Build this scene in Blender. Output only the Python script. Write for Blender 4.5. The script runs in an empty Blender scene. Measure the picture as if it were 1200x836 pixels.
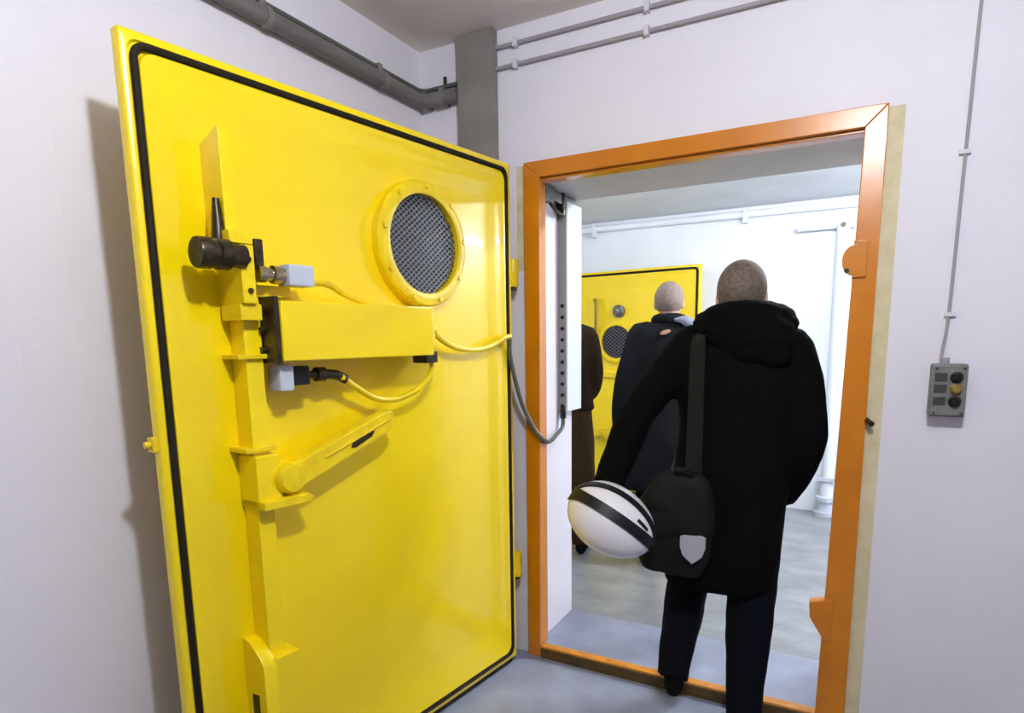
import bpy, bmesh, math, random
from mathutils import Vector, Matrix, noise
random.seed(7)
PI = math.pi
SC = bpy.context.scene
COL = SC.collection

# ------------------------------------------------------------------ camera
F, YAW, PITCH, ROLL, PY = 725.93, math.radians(-28.533), math.radians(-8.891), math.radians(-.849), 510.89
CAM = Vector((0, -2.3655, 1.42))
cyw, syw, cpt, spt = math.cos(YAW), math.sin(YAW), math.cos(PITCH), math.sin(PITCH)
Wv = Vector((syw*cpt, cyw*cpt, spt)); Rv = Vector((cyw, -syw, 0)); Uv = Rv.cross(Wv)
Rv, Uv = math.cos(ROLL)*Rv + math.sin(ROLL)*Uv, -math.sin(ROLL)*Rv + math.cos(ROLL)*Uv
cam = bpy.data.cameras.new('camera'); camo = bpy.data.objects.new('camera', cam); COL.objects.link(camo)
M = Matrix((Rv, Uv, -Wv)).transposed().to_4x4(); M.translation = CAM
camo.matrix_world = M
cam.sensor_fit = 'HORIZONTAL'; cam.sensor_width = 36; cam.lens = F/1200*36
cam.shift_y = (PY-418)/1200.0; cam.clip_start = .02
SC.camera = camo
def ray(x, y): return Wv + (x-600)/F*Rv - (y-PY)/F*Uv
def onY(x, y, Y): d = ray(x, y); return CAM + d*((Y-CAM.y)/d.y)
def onX(x, y, X): d = ray(x, y); return CAM + d*((X-CAM.x)/d.x)
def onZ(x, y, Z=0): d = ray(x, y); return CAM + d*((Z-CAM.z)/d.z)

# ------------------------------------------------------------------ world, exposure, lamp levels
wd = bpy.data.worlds.new('world'); SC.world = wd; wd.use_nodes = True
wd.node_tree.nodes['Background'].inputs[0].default_value = (.8, .85, 1, 1)
wd.node_tree.nodes['Background'].inputs[1].default_value = .02
SC.view_settings.view_transform = 'Standard'; SC.view_settings.look = 'None'
SC.view_settings.gamma = 1; SC.view_settings.use_curve_mapping = False
SC.view_settings.exposure = 0.0
FRONT_LAMP = 860.0          # emission of the globe lamp in the near room
FAR_LAMP = 360.0            # emission of the tubes in the far room

# ------------------------------------------------------------------ materials
def srgb(r, g, b):
    f = lambda c: (c/255/12.92) if c/255 <= .04045 else ((c/255+.055)/1.055)**2.4
    return (f(r), f(g), f(b), 1)
def mat(name, col, rough=.5, metal=0, var=0, vscale=8, col2=None, bump=0, bscale=60, stretch=None, coat=0, spec=None):
    m = bpy.data.materials.new(name); m.use_nodes = True
    nt = m.node_tree; b = nt.nodes['Principled BSDF']
    b.inputs['Base Color'].default_value = col; b.inputs['Roughness'].default_value = rough
    b.inputs['Metallic'].default_value = metal; b.inputs['Coat Weight'].default_value = coat
    if spec is not None: b.inputs['Specular IOR Level'].default_value = spec
    tc = nt.nodes.new('ShaderNodeTexCoord'); mp = nt.nodes.new('ShaderNodeMapping')
    nt.links.new(tc.outputs['Object'], mp.inputs[0])
    if stretch: mp.inputs['Scale'].default_value = stretch
    if var or col2:
        n = nt.nodes.new('ShaderNodeTexNoise'); n.inputs['Scale'].default_value = vscale; n.inputs['Detail'].default_value = 6
        n.inputs['Roughness'].default_value = .6
        nt.links.new(mp.outputs[0], n.inputs['Vector'])
        r = nt.nodes.new('ShaderNodeValToRGB')
        c2 = col2 or tuple(c*(1-var) for c in col[:3])+(1,)
        r.color_ramp.elements[0].position = .35; r.color_ramp.elements[1].position = .65
        r.color_ramp.elements[0].color = c2; r.color_ramp.elements[1].color = col
        nt.links.new(n.outputs[0], r.inputs[0]); nt.links.new(r.outputs[0], b.inputs['Base Color'])
    if bump:
        n2 = nt.nodes.new('ShaderNodeTexNoise'); n2.inputs['Scale'].default_value = bscale; n2.inputs['Detail'].default_value = 4
        nt.links.new(mp.outputs[0], n2.inputs['Vector'])
        bp = nt.nodes.new('ShaderNodeBump'); bp.inputs['Strength'].default_value = bump; bp.inputs['Distance'].default_value = .004
        nt.links.new(n2.outputs[0], bp.inputs['Height']); nt.links.new(bp.outputs[0], b.inputs['Normal'])
    return m
def wall_mat(name, col, col2, axis='X', relief=.35):
    """whitewashed masonry: blotchy paint, faint brick courses as fine relief"""
    m = mat(name, col, .62, col2=col2, vscale=1.6)
    nt = m.node_tree; b = nt.nodes['Principled BSDF']
    tc = nt.nodes.new('ShaderNodeTexCoord'); sp = nt.nodes.new('ShaderNodeSeparateXYZ'); cb = nt.nodes.new('ShaderNodeCombineXYZ')
    nt.links.new(tc.outputs['Object'], sp.inputs[0])
    nt.links.new(sp.outputs[0 if axis == 'X' else 1], cb.inputs[0]); nt.links.new(sp.outputs[2], cb.inputs[1])
    br = nt.nodes.new('ShaderNodeTexBrick'); br.inputs['Scale'].default_value = 1
    br.inputs['Brick Width'].default_value = .25; br.inputs['Row Height'].default_value = .075
    br.inputs['Mortar Size'].default_value = .006; br.inputs['Mortar Smooth'].default_value = 1
    br.inputs['Color1'].default_value = br.inputs['Color2'].default_value = (1, 1, 1, 1); br.inputs['Mortar'].default_value = (.0, .0, .0, 1)
    nz = nt.nodes.new('ShaderNodeTexNoise'); nz.inputs['Scale'].default_value = 14; nz.inputs['Detail'].default_value = 8
    nt.links.new(tc.outputs['Object'], nz.inputs['Vector']); nt.links.new(cb.outputs[0], br.inputs['Vector'])
    mx = nt.nodes.new('ShaderNodeMath'); mx.operation = 'MULTIPLY_ADD'; mx.inputs[1].default_value = .25
    nt.links.new(br.outputs['Color'], mx.inputs[0]); nt.links.new(nz.outputs[0], mx.inputs[2])
    bp = nt.nodes.new('ShaderNodeBump'); bp.inputs['Strength'].default_value = relief; bp.inputs['Distance'].default_value = .006
    nt.links.new(mx.outputs[0], bp.inputs['Height']); nt.links.new(bp.outputs[0], b.inputs['Normal'])
    return m
def emit(name, col, s):
    m = bpy.data.materials.new(name); m.use_nodes = True; b = m.node_tree.nodes['Principled BSDF']
    b.inputs['Base Color'].default_value = (1, 1, 1, 1); b.inputs['Emission Color'].default_value = col; b.inputs['Emission Strength'].default_value = s
    return m
Y1 = srgb(248, 216, 4)
MT = dict(
  wall=wall_mat('whitewash', (.80, .755, .81, 1), (.745, .70, .755, 1), 'X', .12),
  wally=wall_mat('whitewash_side', (.82, .775, .83, 1), (.77, .725, .78, 1), 'Y', .12),
  farwall=wall_mat('far_whitewash', (.80, .83, .87, 1), (.72, .75, .79, 1), 'X', .12),
  ceil=mat('ceiling_paint', (.86, .79, .72, 1), .8, col2=(.79, .72, .65, 1), vscale=2, bump=.2, bscale=20),
  farceil=mat('far_ceiling_paint', (.72, .75, .78, 1), .8, var=.1, vscale=2),
  floor=mat('floor_paint', (.31, .34, .45, 1), .38, col2=(.22, .235, .31, 1), vscale=3.5, bump=.15, bscale=40),
  farfloor=mat('far_floor_paint', (.28, .29, .305, 1), .35, col2=(.185, .19, .195, 1), vscale=3.2, bump=.15, bscale=40, stretch=(1, 1.8, 1)),
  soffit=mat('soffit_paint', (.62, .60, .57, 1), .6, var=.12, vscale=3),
  yellow=mat('yellow_gloss_paint', Y1, .28, col2=srgb(243, 209, 2), vscale=2.5, bump=.05, bscale=9, coat=.3),
  yelworn=mat('yellow_worn_paint', srgb(243, 211, 8), .35, col2=srgb(226, 192, 6), vscale=18, bump=.08, bscale=80),
  rubber=mat('gasket_rubber', (.012, .008, .003, 1), .75, spec=.25),
  orange=mat('orange_gloss_paint', srgb(209, 126, 4), .28, col2=srgb(196, 113, 2), vscale=5, bump=.06, bscale=30, coat=.2),
  sill=mat('worn_orange_paint', srgb(214, 140, 35), .45, col2=srgb(190, 118, 20), vscale=18, bump=.2, bscale=80),
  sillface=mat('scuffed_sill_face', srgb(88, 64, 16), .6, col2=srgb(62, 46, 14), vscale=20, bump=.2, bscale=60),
  band=mat('beige_old_paint', srgb(220, 206, 168), .6, col2=srgb(204, 188, 144), vscale=14),
  steel=mat('grey_steel', (.22, .22, .22, 1), .38, .8, var=.4, vscale=40),
  dark=mat('dark_greased_steel', (.018, .013, .008, 1), .35, .5, col2=(.06, .042, .022, 1), vscale=60),
  brass=mat('nickelled_brass', (.62, .54, .38, 1), .25, 1.0, var=.4, vscale=60),
  olive=mat('worn_olive_paint', srgb(150, 126, 30), .45, var=.25, vscale=40),
  black=mat('black_plastic', (.006, .006, .007, 1), .4, spec=.3),
  mesh=mat('grille_steel', (.16, .16, .18, 1), .4, .5),
  grey=mat('sensor_grey', (.50, .53, .60, 1), .4),
  dkgrey=mat('conduit_grey', (.19, .175, .165, 1), .5, var=.35, vscale=12, stretch=(1, .2, 1)),
  column=mat('duct_grey_brown', (.25, .225, .20, 1), .6, var=.2, vscale=6),
  whitepipe=mat('painted_conduit', (.66, .63, .68, 1), .5),
  cable=mat('cable_grey', (.10, .10, .085, 1), .45),
  wire=mat('wire_grey', (.34, .31, .33, 1), .5),
  duct=mat('pale_duct', (.70, .74, .80, 1), .45),
  ductshade=mat('duct_shaded_grey', (.26, .24, .24, 1), .5),
  ebox=mat('button_box_grey', (.20, .19, .172, 1), .55, var=.25, vscale=30),
  label=mat('label_plate', (.055, .055, .055, 1), .4, var=.5, vscale=200),
  butyel=mat('button_ochre', (.22, .14, .02, 1), .4),
  coat=mat('black_wool', (.0032, .0032, .0034, 1), .9, bump=.4, bscale=160, spec=.05),
  coat2=mat('black_cloth', (.008, .009, .010, 1), .85, bump=.3, bscale=120, spec=.1),
  brown=mat('dark_brown_cloth', (.020, .011, .005, 1), .9, bump=.3, bscale=120, spec=.15),
  brown2=mat('brown_cloth', (.036, .020, .006, 1), .9, bump=.3, bscale=120, spec=.15),
  navy=mat('navy_cloth', (.003, .0036, .0075, 1), .85, bump=.2, bscale=140, spec=.08),
  leather=mat('black_leather', (.003, .003, .003, 1), .6, spec=.1),
  nylon=mat('bag_nylon', (.0045, .005, .005, 1), .7, spec=.2, bump=.3, bscale=200),
  strap=mat('strap_webbing', (.0065, .007, .007, 1), .75, spec=.2, bump=.3, bscale=220),
  skin=mat('skin', srgb(205, 160, 140), .5, var=.1, vscale=12),
  lips=mat('lips', srgb(170, 100, 95), .5),
  eye=mat('eye_white', (.75, .75, .75, 1), .2), iris=mat('iris', (.05, .04, .03, 1), .2),
  hair=mat('short_grey_brown_hair', srgb(118, 104, 92), .8, col2=srgb(88, 76, 66), vscale=70, bump=.5, bscale=250),
  hair2=mat('short_pale_hair', srgb(142, 126, 116), .8, col2=srgb(118, 102, 92), vscale=70, bump=.5, bscale=250),
  hair3=mat('brown_hair', srgb(60, 42, 30), .8, var=.3, vscale=60, bump=.5, bscale=200),
  collar=mat('grey_lining', srgb(120, 124, 138), .8),
  tan=mat('tan_patch', srgb(186, 140, 110), .7),
  helmet=mat('helmet_white', (.80, .77, .80, 1), .22, coat=.4),
  patch=mat('silver_patch', srgb(165, 165, 172), .5),
  globe=emit('globe_glow', (.85, .92, 1.0, 1), FRONT_LAMP),
  tube_fill=emit('fill_tube_glow', (.90, .95, 1.0, 1), FAR_LAMP*.25),
  tube=emit('tube_glow', (.90, .95, 1.0, 1), FAR_LAMP),
)

# ------------------------------------------------------------------ mesh helpers
def tag(o, label=None, cat=None, group=None, kind=None):
    if label: o['label'] = label
    if cat: o['category'] = cat
    if group: o['group'] = group
    if kind: o['kind'] = kind
    return o
def empty(name, loc=(0, 0, 0), rz=0):
    o = bpy.data.objects.new(name, None); COL.objects.link(o); o.location = loc; o.rotation_euler = (0, 0, rz); o.empty_display_size = .1
    return o
def obj(name, bm, m, parent=None, smooth=False, bevel=0, angle=35):
    bmesh.ops.recalc_face_normals(bm, faces=bm.faces[:])
    if bevel:
        for f in bm.faces: f.smooth = any(math.radians(1) < e.calc_face_angle(0) < math.radians(32) for e in f.edges if len(e.link_faces) == 2)
        es = [e for e in bm.edges if len(e.link_faces) == 2 and e.calc_face_angle(0) > math.radians(40)]
        rt = bmesh.ops.bevel(bm, geom=es, offset=bevel, segments=2, affect='EDGES', profile=.6, clamp_overlap=True)
        for f in rt['faces']: f.smooth = True
    me = bpy.data.meshes.new(name)
    if smooth or bevel:
        if not bevel:
            for f in bm.faces: f.smooth = True
        for e in bm.edges:
            if len(e.link_faces) == 2 and e.calc_face_angle(0) > math.radians(angle): e.smooth = False
    bm.to_mesh(me); bm.free()
    me.materials.append(MT[m] if isinstance(m, str) else m)
    o = bpy.data.objects.new(name, me); COL.objects.link(o)
    if parent: o.parent = parent
    return o
def NB(): return bmesh.new()
def box(bm, a, b, mtx=None):
    vs = []
    for z in (a[2], b[2]):
        for (x, y) in ((a[0], a[1]), (b[0], a[1]), (b[0], b[1]), (a[0], b[1])):
            v = Vector((x, y, z)); vs.append(bm.verts.new(mtx @ v if mtx else v))
    for f in ((0, 3, 2, 1), (4, 5, 6, 7), (0, 1, 5, 4), (1, 2, 6, 5), (2, 3, 7, 6), (3, 0, 4, 7)): bm.faces.new([vs[i] for i in f])
    return bm
def frame_of(d):
    d = Vector(d).normalized(); a = Vector((0, 0, 1)) if abs(d.z) < .9 else Vector((1, 0, 0))
    u = d.cross(a).normalized(); return u, u.cross(d).normalized() * -1
def rings(bm, rs, cap=True, closed=False):
    """bridge a list of point rings"""
    V = [[bm.verts.new(p) for p in r] for r in rs]; n = len(V[0])
    pairs = list(zip(V, V[1:])) + ([(V[-1], V[0])] if closed else [])
    for A, B in pairs:
        for i in range(n): bm.faces.new((A[i], A[(i+1) % n], B[(i+1) % n], B[i]))
    if cap and not closed: bm.faces.new(V[0][::-1]); bm.faces.new(V[-1])
    return V
def cyl(bm, p0, p1, r0, r1=None, n=20):
    p0, p1 = Vector(p0), Vector(p1); r1 = r0 if r1 is None else r1; u, v = frame_of(p1-p0)
    rings(bm, [[p + (u*math.cos(t)+v*math.sin(t))*r for t in [2*PI*i/n for i in range(n)]] for p, r in ((p0, r0), (p1, r1))]); return bm
def spline(pts, k=8):
    P = [Vector(p) for p in pts]; P = [2*P[0]-P[1]] + P + [2*P[-1]-P[-2]]; out = []
    for i in range(1, len(P)-2):
        for j in range(k):
            t = j/k; a, b, c, d = P[i-1], P[i], P[i+1], P[i+2]
            out.append(.5*((2*b)+(c-a)*t+(2*a-5*b+4*c-d)*t*t+(3*b-a-3*c+d)*t**3))
    return out + [P[-2]]
def tube(bm, pts, r, n=10, closed=False, flat=None):
    """round (or flat: (width, thickness, normal hint)) tube along points; r is a number or a list"""
    P = [Vector(p) for p in pts]; N = len(P); R = r if isinstance(r, (list, tuple)) else [r]*N; rs = []; u = None
    for i in range(N):
        a = P[i-1] if (i or closed) else P[i]; b = P[(i+1) % N] if (i < N-1 or closed) else P[i]
        d = (b-a).normalized()
        if u is None: u, _ = frame_of(d)
        u = (u-d*u.dot(d)).normalized(); v = d.cross(u)
        rr = R[i]; rx, ry = rr if isinstance(rr, (tuple, list)) else (rr, rr)
        rs.append([P[i]+u*rx*math.cos(2*PI*k/n)+v*ry*math.sin(2*PI*k/n) for k in range(n)])
    rings(bm, rs, True, closed); return bm
def strip(bm, pts, w, t, nrm):
    """flat band along pts: width vector direction from cross with normals list/func"""
    rs = []; P = [Vector(p) for p in pts]; w0 = w
    for i, p in enumerate(P):
        d = (P[min(i+1, len(P)-1)]-P[max(i-1, 0)]).normalized(); n = Vector(nrm(i) if callable(nrm) else nrm); n = (n-d*n.dot(d)).normalized(); s = d.cross(n); w = w0(i) if callable(w0) else w0
        rs.append([p+s*w/2, p+s*w/2+n*t, p-s*w/2+n*t, p-s*w/2])
    rings(bm, rs); return bm
def lathe(bm, prof, c, axis, n=32, closed=False):
    """profile (r, h) about axis through c"""
    c = Vector(c); ax = Vector(axis).normalized(); u, v = frame_of(ax)
    rs = [[c+ax*h+(u*math.cos(2*PI*i/n)+v*math.sin(2*PI*i/n))*max(r, 1e-4) for i in range(n)] for r, h in prof]
    rings(bm, rs, True, closed); return bm
def prism(bm, poly, a, b, mp):
    """polygon (u,v) extruded between a and b; mp(u,v,w)->xyz"""
    rings(bm, [[Vector(mp(u, v, a)) for u, v in poly], [Vector(mp(u, v, b)) for u, v in poly]]); return bm
def ell(bm, c, r, rot=None, n=20, m=12):
    c = Vector(c); rs = []
    for j in range(m+1):
        ph = -PI/2+PI*j/m; cc = max(math.cos(ph), .02); ring = []
        for i in range(n):
            t = 2*PI*i/n; p = Vector((r[0]*cc*math.cos(t), r[1]*cc*math.sin(t), r[2]*math.sin(ph)))
            ring.append(c+(rot @ p if rot else p))
        rs.append(ring)
    rings(bm, rs); return bm
def remesh(bm, voxel, smooth=2, disp=None):
    """fuse overlapping closed shapes into one continuous surface"""
    bmesh.ops.recalc_face_normals(bm, faces=bm.faces[:])
    me = bpy.data.meshes.new('tmp'); bm.to_mesh(me); bm.free()
    o = bpy.data.objects.new('tmp', me); COL.objects.link(o)
    md = o.modifiers.new('r', 'REMESH'); md.mode = 'VOXEL'; md.voxel_size = voxel
    if smooth: s = o.modifiers.new('s', 'SMOOTH'); s.iterations = smooth; s.factor = .5
    dg = bpy.context.evaluated_depsgraph_get(); dg.update()
    ev = o.evaluated_get(dg); nm = bpy.data.meshes.new_from_object(ev)
    bpy.data.objects.remove(o); bpy.data.meshes.remove(me)
    b2 = bmesh.new(); b2.from_mesh(nm); bpy.data.meshes.remove(nm)
    if disp:
        b2.normal_update()
        for v, d in [(v, disp(v.co)) for v in b2.verts]: v.co += v.normal*d
    return b2

# ================================================================== the setting
CZ = 2.645; XL = -1.711; XR = 3.0; YB = -5.6
T = .5                                   # thickness of the wall with the doorway
OX0, OX1, OZ = -1.215, .075, 2.07        # rough opening
def struct(name, bm, m, parent=None, **k):
    o = obj(name, bm, m, parent, **k)
    if not parent: o['kind'] = 'structure'
    return o
b = NB(); box(b, (XL-.3, YB-.3, -.25), (XR+.3, T, 0)); fl = struct('floor', b, 'floor')
b = NB(); box(b, (-3.0, T, -.25), (3.4, 3.4, 0)); struct('floor_far', b, 'farfloor')
b = NB(); box(b, (XL-.3, YB-.3, CZ), (XR+.3, 0, CZ+.2)); struct('ceiling', b, 'ceil')
b = NB(); box(b, (XL-.3, 0, 0), (OX0, T, CZ+.2)); box(b, (OX1, 0, 0), (XR+.3, T, CZ+.2)); box(b, (OX0, 0, OZ+.004), (OX1, T, CZ+.2)); struct('wall_back', b, 'wall')
b = NB(); box(b, (OX0, .02, OZ-.004), (OX1, T, OZ+.004)); struct('trim_1', b, 'soffit')
b = NB(); box(b, (XL-.3, YB, 0), (XL, 0, CZ)); struct('wall_left', b, 'wally')
b = NB(); box(b, (XR, YB, 0), (XR+.3, 0, CZ)); struct('wall_right', b, 'wally')
b = NB(); box(b, (XL-.3, YB-.3, 0), (XR+.3, YB, CZ)); struct('wall_rear', b, 'wall')
FZ = 2.435; FY = 3.1
b = NB(); box(b, (-3.0, T, FZ), (3.4, FY+.3, FZ+.2)); struct('ceiling_far', b, 'farceil')
b = NB(); box(b, (-3.0, FY, 0), (3.4, FY+.3, FZ)); struct('wall_far', b, 'farwall')
b = NB(); box(b, (-3.0, T, 0), (-2.75, FY, FZ)); struct('wall_far_left', b, 'farwall')
b = NB(); box(b, (-3.0, T-.1, 0), (XL-.3, T, FZ+.2)); struct('wall_far_near', b, 'farwall')
b = NB(); box(b, (3.2, T, 0), (3.4, FY, FZ)); struct('wall_far_right', b, 'farwall')
# old paint band beside the frame
b = NB(); box(b, (.06, -.0025, 0), (.105, .002, 2.113)); struct('trim_2', b, 'band')
b = NB(); box(b, (-1.245, -.0025, 1.70), (-1.2, .002, 2.113)); struct('trim_3', b, 'band')

# ---- orange door frame (angle iron) with its sill, lugs and peg
fr = empty('trim_4', (-.57, 0, 0)); tag(fr, 'orange painted steel door frame around the doorway', 'door frame', kind='structure')
def F_(bm): bmesh.ops.translate(bm, verts=bm.verts[:], vec=(.57, 0, 0)); return bm
b = NB(); prism(b, [(-1.2045, .0), (-1.1445, .0), (-1.1345, 2.058), (-1.1345, 2.058), (-1.2045, 2.12)], -.022, .0, lambda u, v, w: (u, w, v)); box(b, (-1.156, 0, .05), (-1.1445, .06, 2.06)); obj('jamb_post', F_(b), 'orange', fr, bevel=.003)
b = NB(); prism(b, [(.06, 0), (-.035, 0), (-.002, 2.058), (.06, 2.12)], -.022, 0, lambda u, v, w: (u, w, v)); box(b, (.0, 0, .05), (.012, .06, 2.06)); obj('jamb_post', F_(b), 'orange', fr, bevel=.003)
b = NB(); prism(b, [(-1.2045, 2.12), (-1.1345, 2.058), (-.002, 2.058), (.06, 2.12)], -.022, 0, lambda u, v, w: (u, w, v)); box(b, (-1.14, 0, 2.048), (0, .06, 2.058)); obj('head_rail', F_(b), 'orange', fr, bevel=.003)
b = NB(); box(b, (-1.1445, -.022, 0), (-.03, .020, .053)); sl = obj('sill', F_(b), 'sill', fr, bevel=.006)
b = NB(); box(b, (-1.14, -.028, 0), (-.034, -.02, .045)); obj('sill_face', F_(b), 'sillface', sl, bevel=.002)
b = NB(); prism(b, [(.03, 1.715), (-.012, 1.715)]+[(-.006-.036*math.sin(PI*i/10), 1.655+.048*math.cos(PI*i/10)) for i in range(11)]+[(-.012, 1.6), (.03, 1.6)], -.032, .03, lambda u, v, w: (u, w, v)); lug = obj('lug', F_(b), 'orange', fr, bevel=.003)
b = NB(); cyl(b, (-.026, -.036, 1.622), (-.026, -.03, 1.622), .008, n=12); obj('bolt_hole', F_(b), 'dark', lug)
b = NB(); prism(b, [(-.075, .475), (-.02, .495), (0, .495), (0, .34), (-.02, .34), (-.07, .42)], -.03, .02, lambda u, v, w: (u, w, v)); obj('lug', F_(b), 'orange', fr, bevel=.003)
b = NB(); cyl(b, (.058, -.005, 1.138), (.076, -.05, 1.128), .009, n=12); obj('stop_peg', F_(b), 'dark', fr, smooth=True)

# ================================================================== yellow door (local: x along leaf from hinge, y out of its face, z up)
HG = Vector((-1.222, -.106, 0)); DV = Vector((-.1445961, -.9894908, 0)); DRZ = math.atan2(DV.y, DV.x); NV = Vector((.9894908, -.1445961, 0))
def rrect(x0, z0, x1, z1, e, r, p, k=6):
    x0 += e; z0 += e; x1 -= e; z1 -= e; out = []
    for cx, cz, a0 in ((x1-r, z1-r, 0), (x0+r, z1-r, PI/2), (x0+r, z0+r, PI), (x1-r, z0+r, 1.5*PI)):
        for i in range(k+1):
            a = a0+PI/2*i/k; out.append(Vector((cx+r*math.cos(a), p, cz+r*math.sin(a))))
    return out
def leaf_mesh(Wd, z0, z1, th):
    b = NB(); prof = [(.09, .02, -th), (.075, .02, -th+.01), (.075, .02, -.03), (0, .004, -.03), (0, .004, -.004), (.003, .006, 0), (.0185, .022, 0), (.021, .025, -.006), (.037, .035, -.006), (.040, .035, .003), (.050, .03, .003), (.058, .03, 0), (.085, .03, -.0005), (.105, .04, -.003), (.135, .05, -.009), (.16, .06, -.012), (.20, .06, -.013)]
    R_ = [rrect(0, z0, Wd, z1, e, r, p) for e, r, p in prof]
    rings(b, R_); return b
def gasket_mesh(Wd, z0, z1):
    b = NB(); L = rrect(0, z0, Wd, z1, .029, .03, .0015, 8); tube(b, L, .0088, 8, True); return b
DW, DZ0, DZ1 = 1.401, .03, 2.10
dr = empty('door_1', HG, DRZ)
tag(dr, 'large yellow steel blast door standing open against the white side wall', 'door', kind='structure')
obj('leaf', leaf_mesh(DW, DZ0, DZ1, .11), 'yellow', dr, smooth=True, angle=50)
obj('gasket', gasket_mesh(DW, DZ0, DZ1), 'rubber', dr, smooth=True)
PF = -.013                                # face of the dished plate
# ventilation grille
def grille(par, s, z, R0, Rm, wire='mesh', pf=PF, n=16):
    g = obj('grille_ring', lathe(NB(), [(R0, pf), (R0, .016), (R0-.006, .024), (Rm+.012, .03), (Rm, .026), (Rm, pf)], (s, 0, z), (0, 1, 0), 48, True), 'yelworn', par, smooth=True)
    for k in range(9):
        a = 2*PI*(k+.3)/9; rr = (R0+Rm)/2+.004; q = Vector((s+rr*math.cos(a), .024, z+rr*math.sin(a)))
        obj('bolt', cyl(NB(), q, q+Vector((0, .010, 0)), .009, n=6), 'yelworn', g)
    obj('vent_dark', lathe(NB(), [(Rm, pf), (Rm, pf+.004)], (s, 0, z), (0, 1, 0), 40), 'black', par)  # black disc paints the dark of a hole behind the mesh
    b = NB(); st = 2*Rm/n
    for ang in (math.radians(38), math.radians(-38)):
        d = Vector((math.cos(ang), 0, math.sin(ang))); q = Vector((-d.z, 0, d.x))
        for k in range(-n//2, n//2+1):
            o_ = k*st
            if abs(o_) > Rm*.97: continue
            h = math.sqrt(Rm*Rm-o_*o_); c = Vector((s, .008, z))+q*o_
            cyl(b, c-d*h, c+d*h, st*.16, n=5)
    obj('grille_mesh', b, wire, par)
grille(dr, .505, 1.737, .205, .162, n=22)
# tall locking bar: channel with guide brackets
b = NB(); box(b, (1.150, PF, .34), (1.198, .055, 1.60)); bar = obj('locking_bar', b, 'yellow', dr, bevel=.004)
for z in (1.385, 1.145):
    b = NB(); box(b, (1.138, PF, z-.006), (1.225, .068, z+.006)); obj('guide_clip', b, 'yelworn', dr, bevel=.002)
b = NB(); prism(b, [(PF, 1.895), (.075, 1.925), (.075, 1.66), (PF, 1.66)], 1.205, 1.235, lambda u, v, w: (w, u, v)); obj('top_bracket', b, 'yellow', dr, bevel=.002)
b = NB(); prism(b, [(PF, .625), (.02, .62), (.07, .585), (.085, .56), (.085, .30), (PF, .30)], 1.198, 1.235, lambda u, v, w: (w, u, v)); box(b, (1.125, PF, .30), (1.2, .085, .575)); bb = obj('bottom_bracket', b, 'yellow', dr, bevel=.004)
b = NB(); prism(b, [(.02, .47), (.05, .475), (.05, .40), (.02, .40)], 1.234, 1.237, lambda u, v, w: (w, u, v)); obj('slot', b, 'black', bb)
# latch cylinder, pin and plate
b = NB(); prof = [(.001, 0), (.034, .0), (.036, .006), (.036, .03), (.030, .033), (.030, .045), (.036, .048), (.036, .075), (.028, .08), (.028, .115)]
lathe(b, prof, (1.325, .10, 1.625), (-1, 0, 0), 24); la = obj('latch_cylinder', b, 'dark', dr, smooth=True)
b = NB(); tube(b, [(1.247, .06, 1.66), (1.245, .06, 1.70), (1.243, .055, 1.76)], [.016, .014, .008], 12); obj('pin', b, 'dark', la, smooth=True)
b = NB(); box(b, (1.185, .02, 1.655), (1.245, .105, 1.685)); obj('latch_clevis', b, 'yelworn', la, bevel=.003)
b = NB(); box(b, (1.155, .03, 1.60), (1.178, .10, 1.672)); obj('latch_jaw', b, 'dark', la, bevel=.004)
b = NB(); box(b, (1.183, PF, 1.515), (1.219, .102, 1.655)); lp = obj('latch_plate', b, 'yelworn', dr, bevel=.003)
for z in (1.545, 1.62):
    b = NB(); cyl(b, (1.20, .10, z), (1.20, .108, z), .007, n=6); obj('bolt', b, 'dark', lp)
b = NB(); box(b, (1.165, .0, 1.475), (1.222, .09, 1.515)); obj('latch_foot', b, 'yelworn', dr, bevel=.003)
# sensors with glands and cables
b = NB(); box(b, (1.028, .07, 1.562), (1.104, .125, 1.616)); s1 = obj('sensor', b, 'grey', dr, bevel=.006)
b = NB(); lathe(b, [(.018, 0), (.018, .012), (.023, .014), (.023, .032), (.016, .034), (.016, .05), (.021, .052), (.021, .072)], (1.104, .098, 1.588), (1, 0, 0), 16); obj('gland', b, 'brass', s1, smooth=True)
b = NB(); box(b, (1.06, PF, 1.535), (1.16, .06, 1.565)); obj('sensor_bracket', b, 'yelworn', dr, bevel=.002)
b = NB(); tube(b, spline([(1.03, .10, 1.575), (.96, .085, 1.575), (.88, .06, 1.552), (.80, .04, 1.535), (.74, .03, 1.526), (.70, .03, 1.50)]), .0085, 10); obj('sensor_cable', b, 'yelworn', dr, smooth=True)
b = NB(); box(b, (1.082, .03, 1.292), (1.125, .085, 1.362)); s2 = obj('sensor', b, 'grey', dr, bevel=.008)
b = NB(); box(b, (1.030, .035, 1.305), (1.084, .08, 1.356)); obj('plug', b, 'black', s2, bevel=.005)
b = NB(); cyl(b, (1.03, .06, 1.33), (.985, .06, 1.33), .011); cyl(b, (.998, .06, 1.33), (.972, .06, 1.33), .02); obj('gland', b, 'dark', s2, smooth=True)
b = NB(); tube(b, spline([(.975, .06, 1.33), (.93, .062, 1.325), (.90, .065, 1.31)]), .014, 12); obj('cable_sleeve', b, 'dark', s2, smooth=True)
b = NB(); tube(b, spline([(.92, .07, 1.32), (.86, .06, 1.285), (.78, .05, 1.245), (.69, .05, 1.235), (.60, .055, 1.26), (.54, .06, 1.31), (.535, .06, 1.36)]), .0095, 10); obj('looped_cable', b, 'yelworn', dr, smooth=True)
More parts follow.
